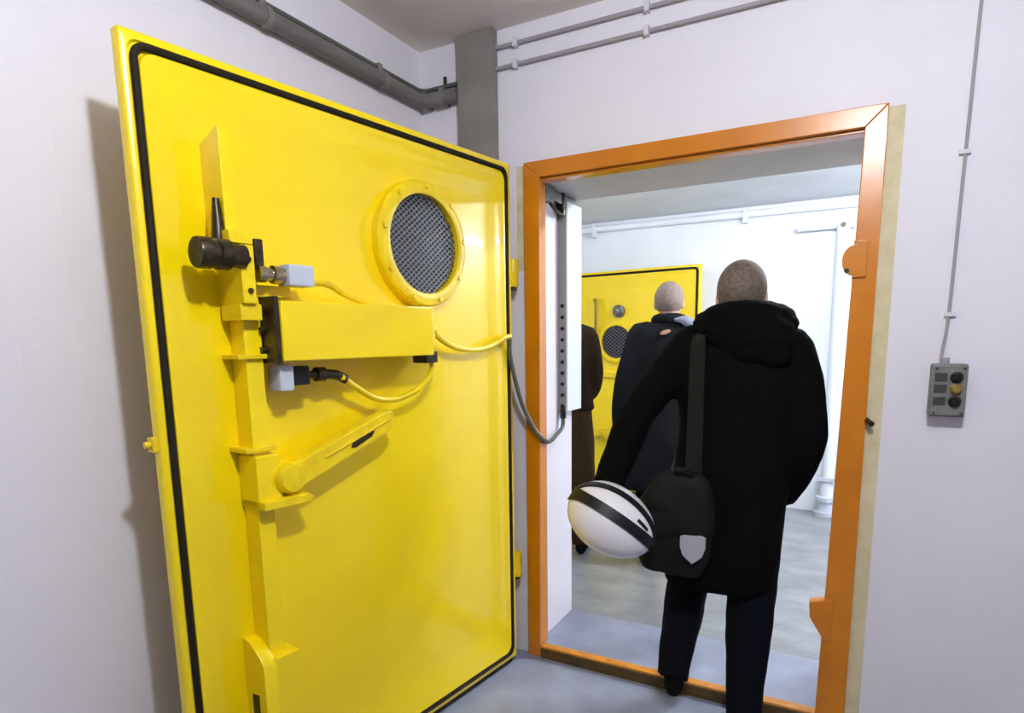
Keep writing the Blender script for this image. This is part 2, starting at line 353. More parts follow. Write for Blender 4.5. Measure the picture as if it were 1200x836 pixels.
# actuator box
b = NB(); box(b, (.585, PF, 1.372), (1.133, .122, 1.524)); bx_ = obj('actuator_box', b, 'yellow', dr, bevel=.004)
b = NB(); box(b, (1.133, .01, 1.365), (1.147, .115, 1.535)); obj('end_plate', b, 'dark', bx_, bevel=.003)
for z in (1.40, 1.45, 1.50):
    b = NB(); cyl(b, (1.147, .06, z), (1.158, .06, z), .010, n=6); obj('bolt', b, 'dark', bx_)
b = NB(); box(b, (.545, .02, 1.40), (.586, .09, 1.49)); cyl(b, (.546, .055, 1.455), (.515, .055, 1.455), .018); obj('cable_entry', b, 'yelworn', bx_, bevel=.003)
b = NB(); box(b, (.53, .02, 1.345), (.585, .085, 1.385)); obj('lower_entry', b, 'dark', bx_, bevel=.004)
b = NB(); tube(b, spline([(.525, .055, 1.455), (.47, .05, 1.42), (.38, .035, 1.392), (.27, .025, 1.382), (.17, .025, 1.395), (.09, .03, 1.425), (.055, .03, 1.43)]), .0105, 10); obj('painted_cable', b, 'yelworn', dr, smooth=True)
# hand lever with hub and pivot block
b = NB(); box(b, (1.135, PF, .99), (1.205, .075, 1.13)); obj('pivot_block', b, 'yellow', dr, bevel=.004)
b = NB(); prism(b, [(1.205, .99), (1.07, .985), (1.055, 1.0), (1.07, 1.012), (1.205, 1.012)], PF, .10, lambda u, v, w: (u, w, v)); obj('pivot_flange', b, 'yelworn', dr, bevel=.003)
lv = obj('lever', prism(NB(), [(1.12, 1.095), (1.09, 1.10), (.77, 1.205), (.745, 1.205), (.735, 1.19), (.74, 1.155), (.77, 1.135), (1.06, 1.035), (1.12, 1.03)], .045, .085, lambda u, v, w: (u, w, v)), 'yelworn', dr, bevel=.006)
b = NB(); lathe(b, [(.001, .03), (.044, .03), (.044, .088), (.036, .10), (.001, .104)], (1.112, 0, 1.06), (0, 1, 0), 28); obj('hub', b, 'yelworn', lv, smooth=True)
b = NB(); prism(b, [(.91, 1.112), (.90, 1.132), (.835, 1.155), (.82, 1.15), (.832, 1.135), (.895, 1.11)], .0855, .0875, lambda u, v, w: (u, w, v)); obj('slot', b, 'dark', lv)
b = NB(); tube(b, [(1.0, .0865, 1.098), (.76, .0865, 1.178)], .004, 6); obj('rib', b, 'yelworn', lv)
b = NB(); cyl(b, (1.06, PF, 1.06), (1.06, .05, 1.06), .03); obj('lever_post', b, 'yelworn', dr, smooth=True)
# small catch on the free edge, hinges
b = NB(); box(b, (1.395, -.04, 1.165), (1.412, -.008, 1.20)); cyl(b, (1.41, -.025, 1.183), (1.425, -.025, 1.183), .009, n=10); obj('edge_catch', b, 'yelworn', dr, bevel=.003)
for z in (1.685, .44):
    b = NB(); box(b, (-.055, -.06, z-.05), (.02, -.02, z+.05)); cyl(b, (-.04, -.02, z-.055), (-.04, -.02, z+.055), .022, n=16); box(b, (-.075, -.055, z-.03), (-.03, -.02, z+.03)); h = obj('hinge', b, 'yelworn', dr, bevel=.003)
    b = NB(); cyl(b, (-.04, -.02, z-.068), (-.04, -.02, z-.054), .014, n=12); obj('hinge_pin', b, 'dark', h)
# dark strip under the bottom edge of the leaf
b = NB(); box(b, (.02, -.028, .010), (1.38, -.008, .032)); obj('bottom_strip', b, 'rubber', dr)

# ================================================================== services on the walls
# grey vertical duct in the corner
b = NB(); box(b, (-1.495, -.045, 0), (-1.327, 0, CZ)); d_ = obj('vertical_duct', b, 'column', bevel=.003)
tag(d_, 'grey brown vertical duct on the wall behind the open yellow door', 'duct')
# thick conduit bundle on the left wall turning the corner
t = empty('wall_conduit', (XL, -.03, 2.43)); tag(t, 'thick dark grey conduit running round the corner above the yellow door', 'pipe')
L = lambda p: Vector(p)-Vector((XL, -.03, 2.43))
def cpath(off, z, end): return [L((XL+off, YB+.02, z)), L((XL+off, -2.2, z)), L((XL+off, -1.0, z)), L((XL+off, -off-.03, z)), L((XL+off+.012, -off-.008, z)), L((XL+off+.03, -off, z)), L((end, -off, z))]
b = NB(); tube(b, cpath(.034, 2.428, -1.5), .028, 14); obj('pipe', b, 'dkgrey', t, smooth=True)
b = NB(); tube(b, cpath(.016, 2.478, -1.5), .009, 8); obj('cable', b, 'cable', t, smooth=True)
for y in (-2.1, -.86, -.3):
    b = NB(); lathe(b, [(.0275, -.011), (.0325, -.011), (.0325, .011), (.0275, .011)], L((XL+.034, y, 2.428)), (0, 1, 0), 18, True); box(b, L((XL, y-.011, 2.455)), L((XL+.028, y+.011, 2.492))); obj('clip', b, 'column', t)
for x in (-1.66, -1.57):
    b = NB(); box(b, L((x-.01, -.06, 2.395)), L((x+.01, 0, 2.462))); obj('clip', b, 'dkgrey', t, bevel=.002)
b = NB(); box(b, L((-1.585, -.012, 2.49)), L((-1.575, 0, 2.52))); obj('hook', b, 'dark', t)
# two thin conduits on the back wall
for z, x1, lab in ((2.497, 1.58, 'lower thin painted conduit along the wall above the orange frame'), (2.575, 1.58, 'upper thin painted conduit close under the ceiling')):
    t = empty('thin_conduit', (-1.327, -.014, z)); tag(t, lab, 'pipe', 'thin conduits above the doorway')
    b = NB(); cyl(b, (0, 0, 0), (x1+1.327, 0, 0), .0075, n=12); obj('pipe', b, 'wire', t, smooth=True)
    for x in (.09, .62, 1.2, 1.9, 2.5):
        b = NB(); box(b, (x-.009, -.014, -.016), (x+.009, .014, .018)); obj('clip', b, 'whitepipe', t, bevel=.002)
# wire down to the push-button box
t = empty('surface_wire', (.263, -.006, 1.33)); tag(t, 'thin grey wire dropping down the wall to the push button box', 'cable')
b = NB(); tube(b, spline([(.012, 0, CZ-1.33), (.006, 0, .95), (.002, 0, .5), (-.002, 0, .14), (-.010, -.002, .03), (-.012, -.02, -.01)]), .0048, 8); obj('wire', b, 'wire', t, smooth=True)
for z in (1.15, .62, .145):
    b = NB(); box(b, (-.014, -.008, z-.006), (.016, .006, z+.006)); obj('clip', b, 'whitepipe', t)
t = empty('push_button_box', (.272, 0, 1.245)); tag(t, 'small grey control box with three push buttons on the white wall', 'control box')
b = NB(); box(b, (-.046, -.058, -.083), (.047, 0, .079)); bd = obj('body', b, 'ebox', t, bevel=.006)
b = NB(); box(b, (-.042, -.066, -.078), (.043, -.056, .074)); obj('cover', b, 'ebox', t, bevel=.003)
b = NB(); cyl(b, (-.012, -.03, .079), (-.012, -.03, .098), .012); obj('gland', b, 'wire', t, smooth=True)
for x in (-.034, .036):
    for z in (-.071, .066):
        b = NB(); cyl(b, (x, -.066, z), (x, -.069, z), .0045, n=8); obj('screw', b, 'label', t)
for z, m in ((.04, 'black'), (.004, 'butyel'), (-.034, 'black')):
    b = NB(); lathe(b, [(.017, -.0), (.017, .004), (.0125, .005), (.0125, .017), (.010, .02), (.001, .021)], (.017, -.066, z), (0, -1, 0), 20); obj('button', b, m, t, smooth=True)
    b = NB(); box(b, (-.038, -.0685, z-.012), (-.006, -.066, z+.013)); obj('label_plate', b, 'label', t)
# pale cable duct on the jamb with a row of terminals, and the loose hose
t = empty('cable_duct', (-1.215, .34, 1.07)); tag(t, 'pale vertical cable duct with dark terminals inside the doorway jamb', 'duct')
b = NB(); box(b, (0, .012, 0), (.042, .185, .965)); obj('cover', b, 'duct', t, bevel=.003)
b = NB(); box(b, (0, 0, 0), (.040, .012, .965)); obj('shaded_side', b, 'ductshade', t)  # shade on the duct's near side painted in as darker grey
for k in range(10):
    b = NB(); cyl(b, (.022, .001, .03+k*.052), (.022, -.006, .03+k*.052), .009, n=10); obj('terminal', b, 'black', t)
b = NB(); cyl(b, (.022, .006, -.03), (.022, .006, .03), .014); obj('hose_socket', b, 'dark', t, smooth=True)
t = empty('jamb_bracket', (-1.215, .11, 2.03)); tag(t, 'dark steel bracket arm at the top of the doorway jamb', 'bracket')
b = NB(); box(b, (0, .0, -.03), (.05, .08, .035)); obj('foot', b, 'steel', t, bevel=.003)
b = NB(); box(b, (.008, .05, -.012), (.032, .40, .03)); obj('arm', b, 'steel', t, bevel=.003)
b = NB(); cyl(b, (.02, .22, -.06), (.02, .22, .035), .02, n=14); obj('pivot', b, 'dark', t, smooth=True)
b = NB(); tube(b, spline([(.02, .06, -.01), (.035, .12, -.05), (.03, .20, -.06), (.02, .225, -.04)]), .007, 8); obj('lead', b, 'dark', t, smooth=True)
P0 = HG+DV*.055+NV*.03+Vector((0, 0, 1.43))
hp = [P0, onY(598, 418, -.14), onY(610, 468, -.09), onY(624, 499, -.055), onY(634, 513, -.04), onY(643, 518, .06), onY(652, 510, .25), Vector((-1.192, .335, 1.0)), Vector((-1.193, .346, 1.05))]
b = NB(); tube(b, spline(hp, 8), .0095, 10); tag(obj('loose_hose', b, 'cable', smooth=True), 'dark flexible hose sagging from the yellow door to the jamb', 'hose')

# lamp of the near room, on the ceiling above the viewer
t = empty('globe_lamp', (.06, -1.93, CZ)); tag(t, 'round globe lamp on the ceiling of the near room', 'lamp')
b = NB(); lathe(b, [(.001, 0), (.07, 0), (.07, -.03), (.04, -.05), (.04, -.082), (.001, -.082)], (0, 0, 0), (0, 0, 1), 24); obj('base', b, 'dkgrey', t, smooth=True)
b = NB(); ell(b, (0, 0, -.135), (.056, .056, .056)); obj('globe', b, 'globe', t, smooth=True)
# tubes of the far room; the weak left one is added to balance light
for x, y, lab in ((1.75, 2.15, 'fluorescent ceiling light at the far end of the far room'), (.15, 1.2, 'fluorescent ceiling light beside the doorway in the far room'), (-1.9, 1.3, 'weak fill tube added to balance light at the left of the far room')):
    t = empty('tube_light', (x, y, FZ)); tag(t, lab, 'lamp')
    b = NB(); box(b, (-.45, -.06, -.05), (.45, .06, 0)); obj('housing', b, 'duct', t, bevel=.004)
    for dy in ((-.03, .03) if x > 1 else (0,)):
        b = NB(); cyl(b, (-.42, dy, -.068), (.42, dy, -.068), .016, n=12); obj('tube', b, 'tube' if x > -1 else 'tube_fill', t, smooth=True)

# ================================================================== far room
P0 = onY(822, 309, 2.90); fz1 = P0.z; fw = 1.38
aw = math.radians(7.0); dvx = Vector((-math.cos(aw), math.sin(aw), 0))
LE = Vector((P0.x, P0.y, 0))                      # free edge
HL = LE+dvx*fw                                    # hinge edge near the far wall
d2 = empty('door_2', (LE.x, LE.y, 0), math.atan2(dvx.y, dvx.x))     # local x from free edge to hinge, y toward us
tag(d2, 'yellow steel blast door with round grille in the far room', 'door', kind='structure')
obj('leaf', leaf_mesh(fw, .03, fz1, .08), 'yellow', d2, smooth=True, angle=50)
obj('gasket', gasket_mesh(fw, .03, fz1), 'rubber', d2, smooth=True)
def d2c(x, y):
    n = Vector((-dvx.y, dvx.x, 0)); d = ray(x, y); q = CAM+d*((LE-CAM).dot(n)/d.dot(n)); return (q-LE).dot(dvx), q.z
s, z = d2c(723, 401); grille(d2, s, z, .185, .145, n=12)
s, z = d2c(725.5, 365); b = NB(); lathe(b, [(.055, PF), (.055, .02), (.035, .03), (.03, .06), (.001, .07)], (s, 0, z), (0, 1, 0), 24); obj('knob', b, 'steel', d2, smooth=True)
s, z = d2c(702, 352); s2_, z2_ = d2c(701, 387)
b = NB(); tube(b, spline([(s+.05, PF, z), (s+.01, .05, z), (s, .06, z-.06), (s, .06, z2_+.06), (s+.01, .05, z2_), (s+.05, PF, z2_)], 6), .014, 10); obj('pull_handle', b, 'olive', d2, smooth=True)
s, z = d2c(735, 440); s2_, z2_ = d2c(690, 441); b = NB(); box(b, (s, PF, z-.02), (s2_+.2, .02, z+.02)); obj('cross_rail', b, 'yelworn', d2, bevel=.003)
s, z = d2c(716, 508); b = NB(); box(b, (s-.1, PF, z-.03), (s+.25, .04, z+.03)); cyl(b, (s, PF, z), (s, .07, z), .05); obj('lower_latch', b, 'yelworn', d2, bevel=.003)
for z in (.4, 1.6):
    b = NB(); box(b, (fw-.02, -.075, z-.05), (fw+.05, -.02, z+.05)); obj('hinge', b, 'yelworn', d2, bevel=.003)
# conduit under the far ceiling
t = empty('far_conduit', (-2.7, FY-.036, 2.375)); tag(t, 'white conduit along the top of the far wall above the second yellow door', 'pipe')
b = NB(); cyl(b, (0, 0, 0), (4.6, 0, 0), .028, n=14); obj('pipe', b, 'farwall', t, smooth=True)
for x in (.62, 1.9, 3.2):
    b = NB(); box(b, (x-.018, -.035, -.07), (x+.018, .03, .04)); obj('clip', b, 'duct', t, bevel=.004)
# riser pipes at the right of the far wall
t = empty('riser_pipe', (-.10, FY-.09, 0)); tag(t, 'pale vertical riser pipe with a valve at its foot on the far wall', 'pipe')
b = NB(); cyl(b, (0, 0, 0), (0, 0, 2.22), .045, n=20); obj('pipe', b, 'duct', t, smooth=True)
b = NB(); lathe(b, [(.001, 0), (.085, 0), (.085, .03), (.06, .035), (.06, .11), (.075, .115), (.075, .15), (.046, .155)], (0, 0, 0), (0, 0, 1), 20); obj('foot_flange', b, 'grey', t, smooth=True)
b = NB(); box(b, (-.07, -.06, .28), (.07, .06, .31)); obj('collar', b, 'grey', t, bevel=.004)
b = NB(); box(b, (-.32, .02, 2.20), (.08, .085, 2.235)); obj('top_bracket', b, 'grey', t, bevel=.004)
b = NB(); cyl(b, (0, -.05, 2.215), (0, 0, 2.215), .018); obj('bolt', b, 'dark', t)

# ================================================================== people
def hand(bm, w, fwd, pn, side, curl=.5, k=1.0):
    """palm, four unequal bent fingers and a thumb leaving the side of the palm. w wrist, fwd finger direction, pn palm normal, side: thumb side"""
    w = Vector(w); f = Vector(fwd).normalized(); p = Vector(pn); p = (p-f*p.dot(f)).normalized(); s = f.cross(p).normalized()*side
    R = Matrix((s, p, f)).transposed()
    ell(bm, w+f*.048*k, (.040*k, .016*k, .056*k), R, 14, 8)
    tube(bm, [w-f*.03*k, w+f*.02*k], [.027*k, .028*k], 10)
    for i, (off, ln) in enumerate(((.030, .072), (.010, .080), (-.010, .075), (-.029, .060))):
        q = w+f*.085*k+s*off*k; d = f.copy(); pts = [q-f*.02*k, q]
        for j, seg in enumerate((.45, .30, .25)):
            a = curl*(.7+.35*j); d = (Matrix.Rotation(a, 3, s*(1 if (f.cross(s)).dot(p) < 0 else -1)) @ d)
            q = q+d*ln*seg*k; pts.append(q)
        tube(bm, pts, [.0095*k, .0095*k, .009*k, .008*k, .0065*k], 8)
    q = w+f*.025*k+s*.03*k; d1 = (f*.65+s*.75).normalized(); d2_ = (f*.85+s*.25+p*.45).normalized()
    tube(bm, [w+f*.01*k+s*.012*k, q, q+d1*.04*k, q+d1*.04*k+d2_*.035*k], [.013*k, .0125*k, .011*k, .008*k], 8)
def ringz(z, cx, cy, rx, ry, n=28, e=2.3):
    out = []
    for i in range(n):
        t = 2*PI*i/n; c, s = math.cos(t), math.sin(t)
        out.append(Vector((cx+rx*math.copysign(abs(c)**(2/e), c), cy+ry*math.copysign(abs(s)**(2/e), s), z)))
    return out
def add_head(bm, c, turn=0, tilt=0):
    """head centre c; faces local +y"""
    Rm = Matrix.Rotation(turn, 3, 'Z') @ Matrix.Rotation(tilt, 3, 'X'); c = Vector(c); P = lambda x, y, z: c+Rm @ Vector((x, y, z))
    ell(bm, P(0, -.008, .022), (.077, .097, .094), Rm, 24, 16)
    ell(bm, P(0, .022, -.035), (.062, .072, .082), Rm, 20, 14)
    ell(bm, P(0, .055, -.088), (.032, .03, .026), Rm, 14, 8)
    ell(bm, P(0, .093, .012), (.05, .012, .012), Rm, 14, 8)                       # brow
    tube(bm, [P(0, .088, .008), P(0, .104, -.018), P(0, .112, -.034)], [.008, .011, .014], 10)   # nose
    ell(bm, P(0, .088, -.062), (.024, .012, .010), Rm, 12, 8)
    for s_ in (-1, 1):
        ell(bm, P(s_*.079, -.008, -.012), (.010, .020, .033), Rm @ Matrix.Rotation(s_*.25, 3, 'Z'), 12, 8)
        ell(bm, P(s_*.045, .068, -.03), (.022, .018, .018), Rm, 12, 8)
    return P, Rm
def add_face(P, Rm, par):
    for s_ in (-1, 1):
        o = obj('eye', ell(NB(), P(s_*.032, .083, -.004), (.013, .011, .009), Rm, 14, 10), 'eye', par, smooth=True)
        obj('iris', ell(NB(), P(s_*.032, .0915, -.004), (.0055, .0035, .0055), Rm, 10, 6), 'iris', o, smooth=True)
    obj('lips', ell(NB(), P(0, .096, -.062), (.023, .006, .008), Rm, 14, 8), 'lips', par, smooth=True)
def hair_cap(c, Rm, th=.007, low=-.62, long_=0):
    """short hair: shell over crown, back and sides, open at the face"""
    b = NB(); c = Vector(c); n, m = 40, 26; grid = {}
    def pt(i, j, off):
        ph = -PI/2+PI*j/m; t = 2*PI*i/n; d = Vector((math.cos(ph)*math.cos(t), math.cos(ph)*math.sin(t), math.sin(ph)))
        base = Vector((0, -.010, .020))+Vector((d.x*(.079+off), d.y*(.099+off), d.z*(.096+off)))
        if d.z < -.1 and d.y < .2: base.z -= long_*(-.1-d.z); base.x *= 1+.05*long_
        return d, c+Rm @ base
    for k, off in enumerate((.0005, th)):
        for i in range(n):
            for j in range(m+1):
                d, q = pt(i, j, off); grid[(k, i, j)] = (b.verts.new(q), d)
    keep = set()
    for i in range(n):
        for j in range(m):
            d = (grid[(0, i, j)][1]+grid[(0, (i+1) % n, j+1)][1]).normalized()
            lim = low if d.y < -.15 else (low+(d.y+.15)/.35*(.15-low) if d.y < .2 else .15+(d.y-.2)*.62)
            if d.z > lim: keep.add((i, j))
    for (i, j) in keep:
        i2 = (i+1) % n
        for k in (0, 1):
            q = [grid[(k, a, c_)][0] for a, c_ in ((i, j), (i2, j), (i2, j+1), (i, j+1))]
            b.faces.new(q if k else q[::-1])
        for (a, c_), e in (((i-1) % n, j), ((i, j), (i, j+1))), ((i2, j), ((i2, j), (i2, j+1))), ((i, j-1), ((i, j), (i2, j))), ((i, j+1), ((i, j+1), (i2, j+1))):
            if (a, c_) not in keep and 0 <= c_ < m:
                try: b.faces.new((grid[(0,)+e[0]][0], grid[(0,)+e[1]][0], grid[(1,)+e[1]][0], grid[(1,)+e[0]][0]))
                except ValueError: pass
    bmesh.ops.delete(b, geom=[v for v in b.verts if not v.link_faces], context='VERTS')
    bmesh.ops.remove_doubles(b, verts=b.verts[:], dist=.0004)
    return b
def shoe(bm, heel, toe, up=(0, 0, 1)):
    h, t = Vector(heel), Vector(toe); d = (t-h).normalized(); L_ = (t-h).length; u = Vector(up); s = d.cross(u).normalized(); u = s.cross(d).normalized()
    rs = []
    for q, wd_, ht in ((0, .026, .05), (.03, .036, .085), (.22, .038, .09), (.42, .038, .085), (.6, .044, .06), (.8, .047, .045), (.94, .036, .036), (1, .015, .02)):
        c = h+d*L_*q
        rs.append([c+s*wd_*math.cos(2*PI*i/16)+u*(ht/2+ht/2*math.sin(2*PI*i/16)) for i in range(16)])
    rings(bm, rs)
    return bm
def fold(amp, sc, vert=1.0):
    def f(co): return amp*(noise.noise(Vector((co.x*sc, co.y*sc, co.z*sc*vert)))+.5*noise.noise(Vector((co.x*sc*2.3+7, co.y*sc*2.3, co.z*sc*2.3*vert))))
    return f
def loft(bm, rs): rings(bm, [ringz(*r) for r in rs]); return bm
def person(loc, rz, J, label, coat_rings, coat_m, trous_m, hair_m, long_hair=0, hood=None, extra=None, voxel=.0075, turn=0, tilt=0, group='people walking through the doorway'):
    """J: dict of joints in the person's frame (x right, y forward, z up)"""
    V_ = {k: Vector(v) for k, v in J.items()}
    b = NB(); P, Rm = add_head(b, V_['head'], turn, tilt)
    tube(b, [V_['head']+Vector((0, -.02, -.02)), V_['neck'], V_['neck']+Vector((0, -.01, -.10))], [.056, .056, .075], 16)
    hipc = (V_['hipL']+V_['hipR'])/2; nk = V_['neck']; sc = (V_['shL']+V_['shR'])/2
    lf = []
    for q, rx, ry in ((-.10, .15, .10), (0, .165, .11), (.35, .135, .09), (.7, .165, .105), (.95, .15, .09), (1.06, .08, .07)):
        c = hipc.lerp(sc, q); lf.append((c.z, c.x, c.y, rx, ry))
    loft(b, lf)
    for s_ in 'LR':
        tube(b, spline([V_['sh'+s_], V_['el'+s_], V_['wr'+s_]], 5), [.052, .05, .047, .045, .042, .04, .038, .034, .03, .028, .027], 12)
        tube(b, spline([V_['hip'+s_], V_['kn'+s_], V_['an'+s_]], 5), [.082, .08, .073, .066, .06, .055, .054, .05, .045, .04, .036], 14)
        tube(b, [V_['an'+s_], V_['he'+s_]+Vector((0, .03, .04)), V_['to'+s_]+Vector((0, -.04, .022))], [.036, .034, .022], 12)
        hand(b, V_['wr'+s_], V_['hf'+s_], V_['hp'+s_], 1 if s_ == 'R' else -1, J_curl.get(s_, .5))
    body = obj('person', remesh(b, voxel, 2), 'skin', smooth=True, angle=180)
    body.location = loc; body.rotation_euler = (0, 0, rz); tag(body, label, 'person', group)
    add_face(P, Rm, body)
    obj('hair', hair_cap(V_['head'], Rm, .007 if not long_hair else .018, -.62 if not long_hair else -.9, long_hair), hair_m, body, smooth=True, angle=60)
    # trousers
    b = NB(); loft(b, [(hipc.z+.12, hipc.x, hipc.y, .17, .12), (hipc.z, hipc.x, hipc.y, .185, .13), (hipc.z-.10, hipc.x, hipc.y, .18, .125)])
    for s_ in 'LR':
        an = V_['an'+s_]; kn = V_['kn'+s_]; hp_ = V_['hip'+s_]
        tube(b, spline([hp_, kn, an+(an-kn).normalized()*.035], 5), [.105, .102, .097, .092, .087, .083, .08, .076, .070, .063, .058], 18)
    obj('trousers', remesh(b, .011, 3, fold(.006, 9, .8)), trous_m, body, smooth=True, angle=180)
    for s_ in 'LR':
        obj('shoe', shoe(NB(), V_['he'+s_], V_['to'+s_], J.get('up'+s_, (0, 0, 1))), 'leather', body, smooth=True, angle=60)
    # coat with sleeves
    b = NB(); loft(b, coat_rings)
    for s_ in 'LR':
        a, e, w = V_['sh'+s_], V_['el'+s_], V_['wr'+s_]
        tube(b, spline([a+(Vector((nk.x, nk.y, a.z))-a)*.35, a, e, w], 5), [.075, .078, .08, .08, .08, .08, .078, .075, .072, .070, .068, .066, .064, .061, .058, .055], 18)
    coat = obj('coat', remesh(b, .011, 4, fold(.008, 7, .6)), coat_m, body, smooth=True, angle=180)
    if hood: hood(body, V_)
    if extra: extra(body, V_, coat)
    return body

# ---- man stepping through the doorway
RZ1 = math.radians(8); L1 = Vector((-.3606, .05, 0))
M1 = Matrix.Translation(L1) @ Matrix.Rotation(RZ1, 4, 'Z'); M1i = M1.inverted()
HC = onY(714, 608, -.43)                   # helmet centre
hcl = M1i @ HC
J_curl = {'L': .75, 'R': .35}
J1 = dict(head=(.002, .0, 1.565), neck=(.004, -.03, 1.46),
  shL=(-.175, -.04, 1.375), elL=(-.345, -.13, 1.13), wrL=(-.425, -.27, .88), hfL=(-.03, -.05, -1), hpL=(.6, -.3, -.2),
  shR=(.175, -.04, 1.36), elR=(.235, -.10, 1.07), wrR=(.165, -.02, .83), hfR=(-.35, .5, -.8), hpR=(-1, 0, 0),
  hipL=(-.09, -.11, .84), knL=(-.15, .0, .49), anL=(-.182, -.185, .175), heL=(-.178, -.228, .085), toL=(-.195, .03, .07), upL=(0, 0, 1),
  hipR=(.08, -.11, .84), knR=(.078, -.15, .47), anR=(.068, -.255, .085), heR=(.066, -.305, 0), toR=(.078, -.04, .0))
CR1 = [(.52, -.035, -.125, .185, .14), (.54, -.035, -.125, .195, .15), (.75, -.025, -.115, .205, .155), (.95, -.01, -.10, .20, .148), (1.12, 0, -.075, .198, .14), (1.27, 0, -.055, .215, .135), (1.36, 0, -.045, .21, .125), (1.42, 0, -.04, .165, .11), (1.47, 0, -.035, .10, .095), (1.49, 0, -.035, .09, .09)]
def hood1(body, V_):
    b = NB(); pts = []; rad = []
    for i in range(17):                                    # roll of cloth from throat round the back of the neck
        a = math.radians(70-i*320/16); bk = .5-.5*math.sin(a)
        pts.append(Vector((.01+.118*math.cos(a), -.035+.105*math.sin(a), 1.445+.02*bk))); rad.append((.05+.012*bk, .055+.018*bk))
    tube(b, pts, rad, 14)
    ell(b, (.03, -.135, 1.425), (.155, .065, .09), Matrix.Rotation(.12, 3, 'Y'), 24, 14)
    ell(b, (.06, -.145, 1.375), (.115, .05, .062), Matrix.Rotation(.25, 3, 'Y'), 20, 12)
    ell(b, (.125, -.075, 1.455), (.065, .075, .07), None, 18, 12)
    obj('hood', remesh(b, .009, 4, fold(.010, 10, 1.6)), 'coat', body, smooth=True, angle=180)
man = person(L1, RZ1, J1, 'man in black hooded coat seen from behind stepping over the orange sill', CR1, 'coat', 'navy', 'hair', hood=hood1, tilt=-.05)
def coat_back(x, z, rr=CR1):
    for A, B in zip(rr, rr[1:]):
        if A[0] <= z <= B[0]:
            t = (z-A[0])/(B[0]-A[0]); cx, cy, rx, ry = [A[i]+(B[i]-A[i])*t for i in (1, 2, 3, 4)]
            u = min(.98, abs((x-cx)/rx)); return cy-ry*(1-u**2.3)**(1/2.3)
    return -.12

# ---- black shoulder bag with strap and shield-shaped patch
bagc = onY(790, 612, -.26); bl = M1i @ bagc
bag = empty('shoulder_bag', (bagc.x, bagc.y, bagc.z-.185), RZ1+math.radians(-6)); tag(bag, 'black shoulder bag with a small silver shield patch hanging on the man', 'bag')
bm_ = NB(); rs = []
for z, w, d, cx in ((-.0, .085, .03, .0), (.012, .105, .045, 0), (.06, .125, .055, 0), (.16, .132, .058, -.003), (.26, .122, .052, .004), (.32, .095, .042, .016), (.352, .07, .028, .024), (.362, .045, .012, .026)): rs.append(ringz(z, cx, 0, w, d, 28, 3.2))
rings(bm_, rs); obj('pouch', remesh(bm_, .01, 3, fold(.006, 12)), 'nylon', bag, smooth=True, angle=180)
b = NB(); rs = []
for z, w, d, cx in ((.15, .128, .0645, -.003), (.16, .136, .0665, -.003), (.26, .128, .062, .004), (.33, .096, .05, .018), (.366, .06, .026, .026)): rs.append(ringz(z, cx, 0, w, d, 28, 3.2))
rings(b, rs); obj('flap', remesh(b, .01, 3, fold(.005, 14)), 'nylon', bag, smooth=True, angle=180)
sh = [(-.045, .05), (-.03, .056), (.03, .056), (.045, .05), (.045, .01), (.035, -.022), (.0, -.052), (-.035, -.022), (-.045, .01)]
pc = onY(811, 646, -.325); Mb = Matrix.Translation(bag.location) @ Matrix.Rotation(RZ1+math.radians(-6), 4, 'Z'); pl = Mb.inverted() @ pc
b = NB(); prism(b, [(u*.92+pl.x, v*.92+pl.z) for u, v in sh], -.068, -.05, lambda u, v, w: (u, w, v)); obj('shield_patch', b, 'patch', bag, bevel=.003)
stp = []
for i in range(14):
    z = .86+(1.455-.86)*i/13; x = -.128-.004*i/13; q = M1 @ Vector((x, coat_back(x, z)-.022, z)); stp.append(Mb.inverted() @ q)
stp = [Vector((.03, -.02, .345)), Vector((.035, -.045, .385))] + stp + [Mb.inverted() @ (M1 @ Vector(p)) for p in ((-.125, -.10, 1.475), (-.12, -.03, 1.475), (-.125, .055, 1.43), (-.13, .112, 1.33), (-.135, .105, 1.22), (-.16, .085, 1.08), (-.20, .05, .95), (-.235, -.04, .86), (-.245, -.14, .82), (-.225, -.22, .81))]
stp = spline(stp, 3)
def strap_n(i):
    q = M1i @ (Mb @ stp[i]); n = Vector((0, .15*(q.y+.05), 1)) if q.z > 1.462 else Vector((.45*q.x, q.y+.06, .03))
    return Mb.to_3x3().inverted() @ (M1.to_3x3() @ n)
b = NB(); strip(b, stp, .058, .005, strap_n); obj('shoulder_strap', b, 'strap', bag)

# ---- white helmet with black bands, carried in the left hand
vd = (HC-CAM).normalized()
axp = (onY(762, 641, -.43)-onY(666, 577, -.43)); exh = (axp-vd*axp.dot(vd)).normalized()      # long axis across the view
eyh = -vd                                                                                   # toward us
ezh = exh.cross(eyh)
Rh = Matrix((exh, eyh, ezh)).transposed()
hm = empty('helmet', HC); hm.rotation_euler = Rh.to_euler()
tag(hm, 'white helmet with two black bands carried in the left hand', 'helmet')
A_, B_, C_ = .158, .110, .117
b = NB(); rs = []                                            # dome open on its far side (local -y)
n = 40
for j, th in enumerate([math.radians(q) for q in (2, 12, 24, 36, 48, 60, 72, 84, 95, 106, 114)]):
    rs.append([Vector((A_*math.sin(th)*math.cos(2*PI*i/n)*(1+.05*math.cos(2*PI*i/n)), B_*math.cos(th), C_*math.sin(th)*math.sin(2*PI*i/n))) for i in range(n)])
inner = [[p*.86 for p in r] for r in rs]
rings(b, rs+inner[::-1]); obj('shell', b, 'helmet', hm, smooth=True, angle=60)
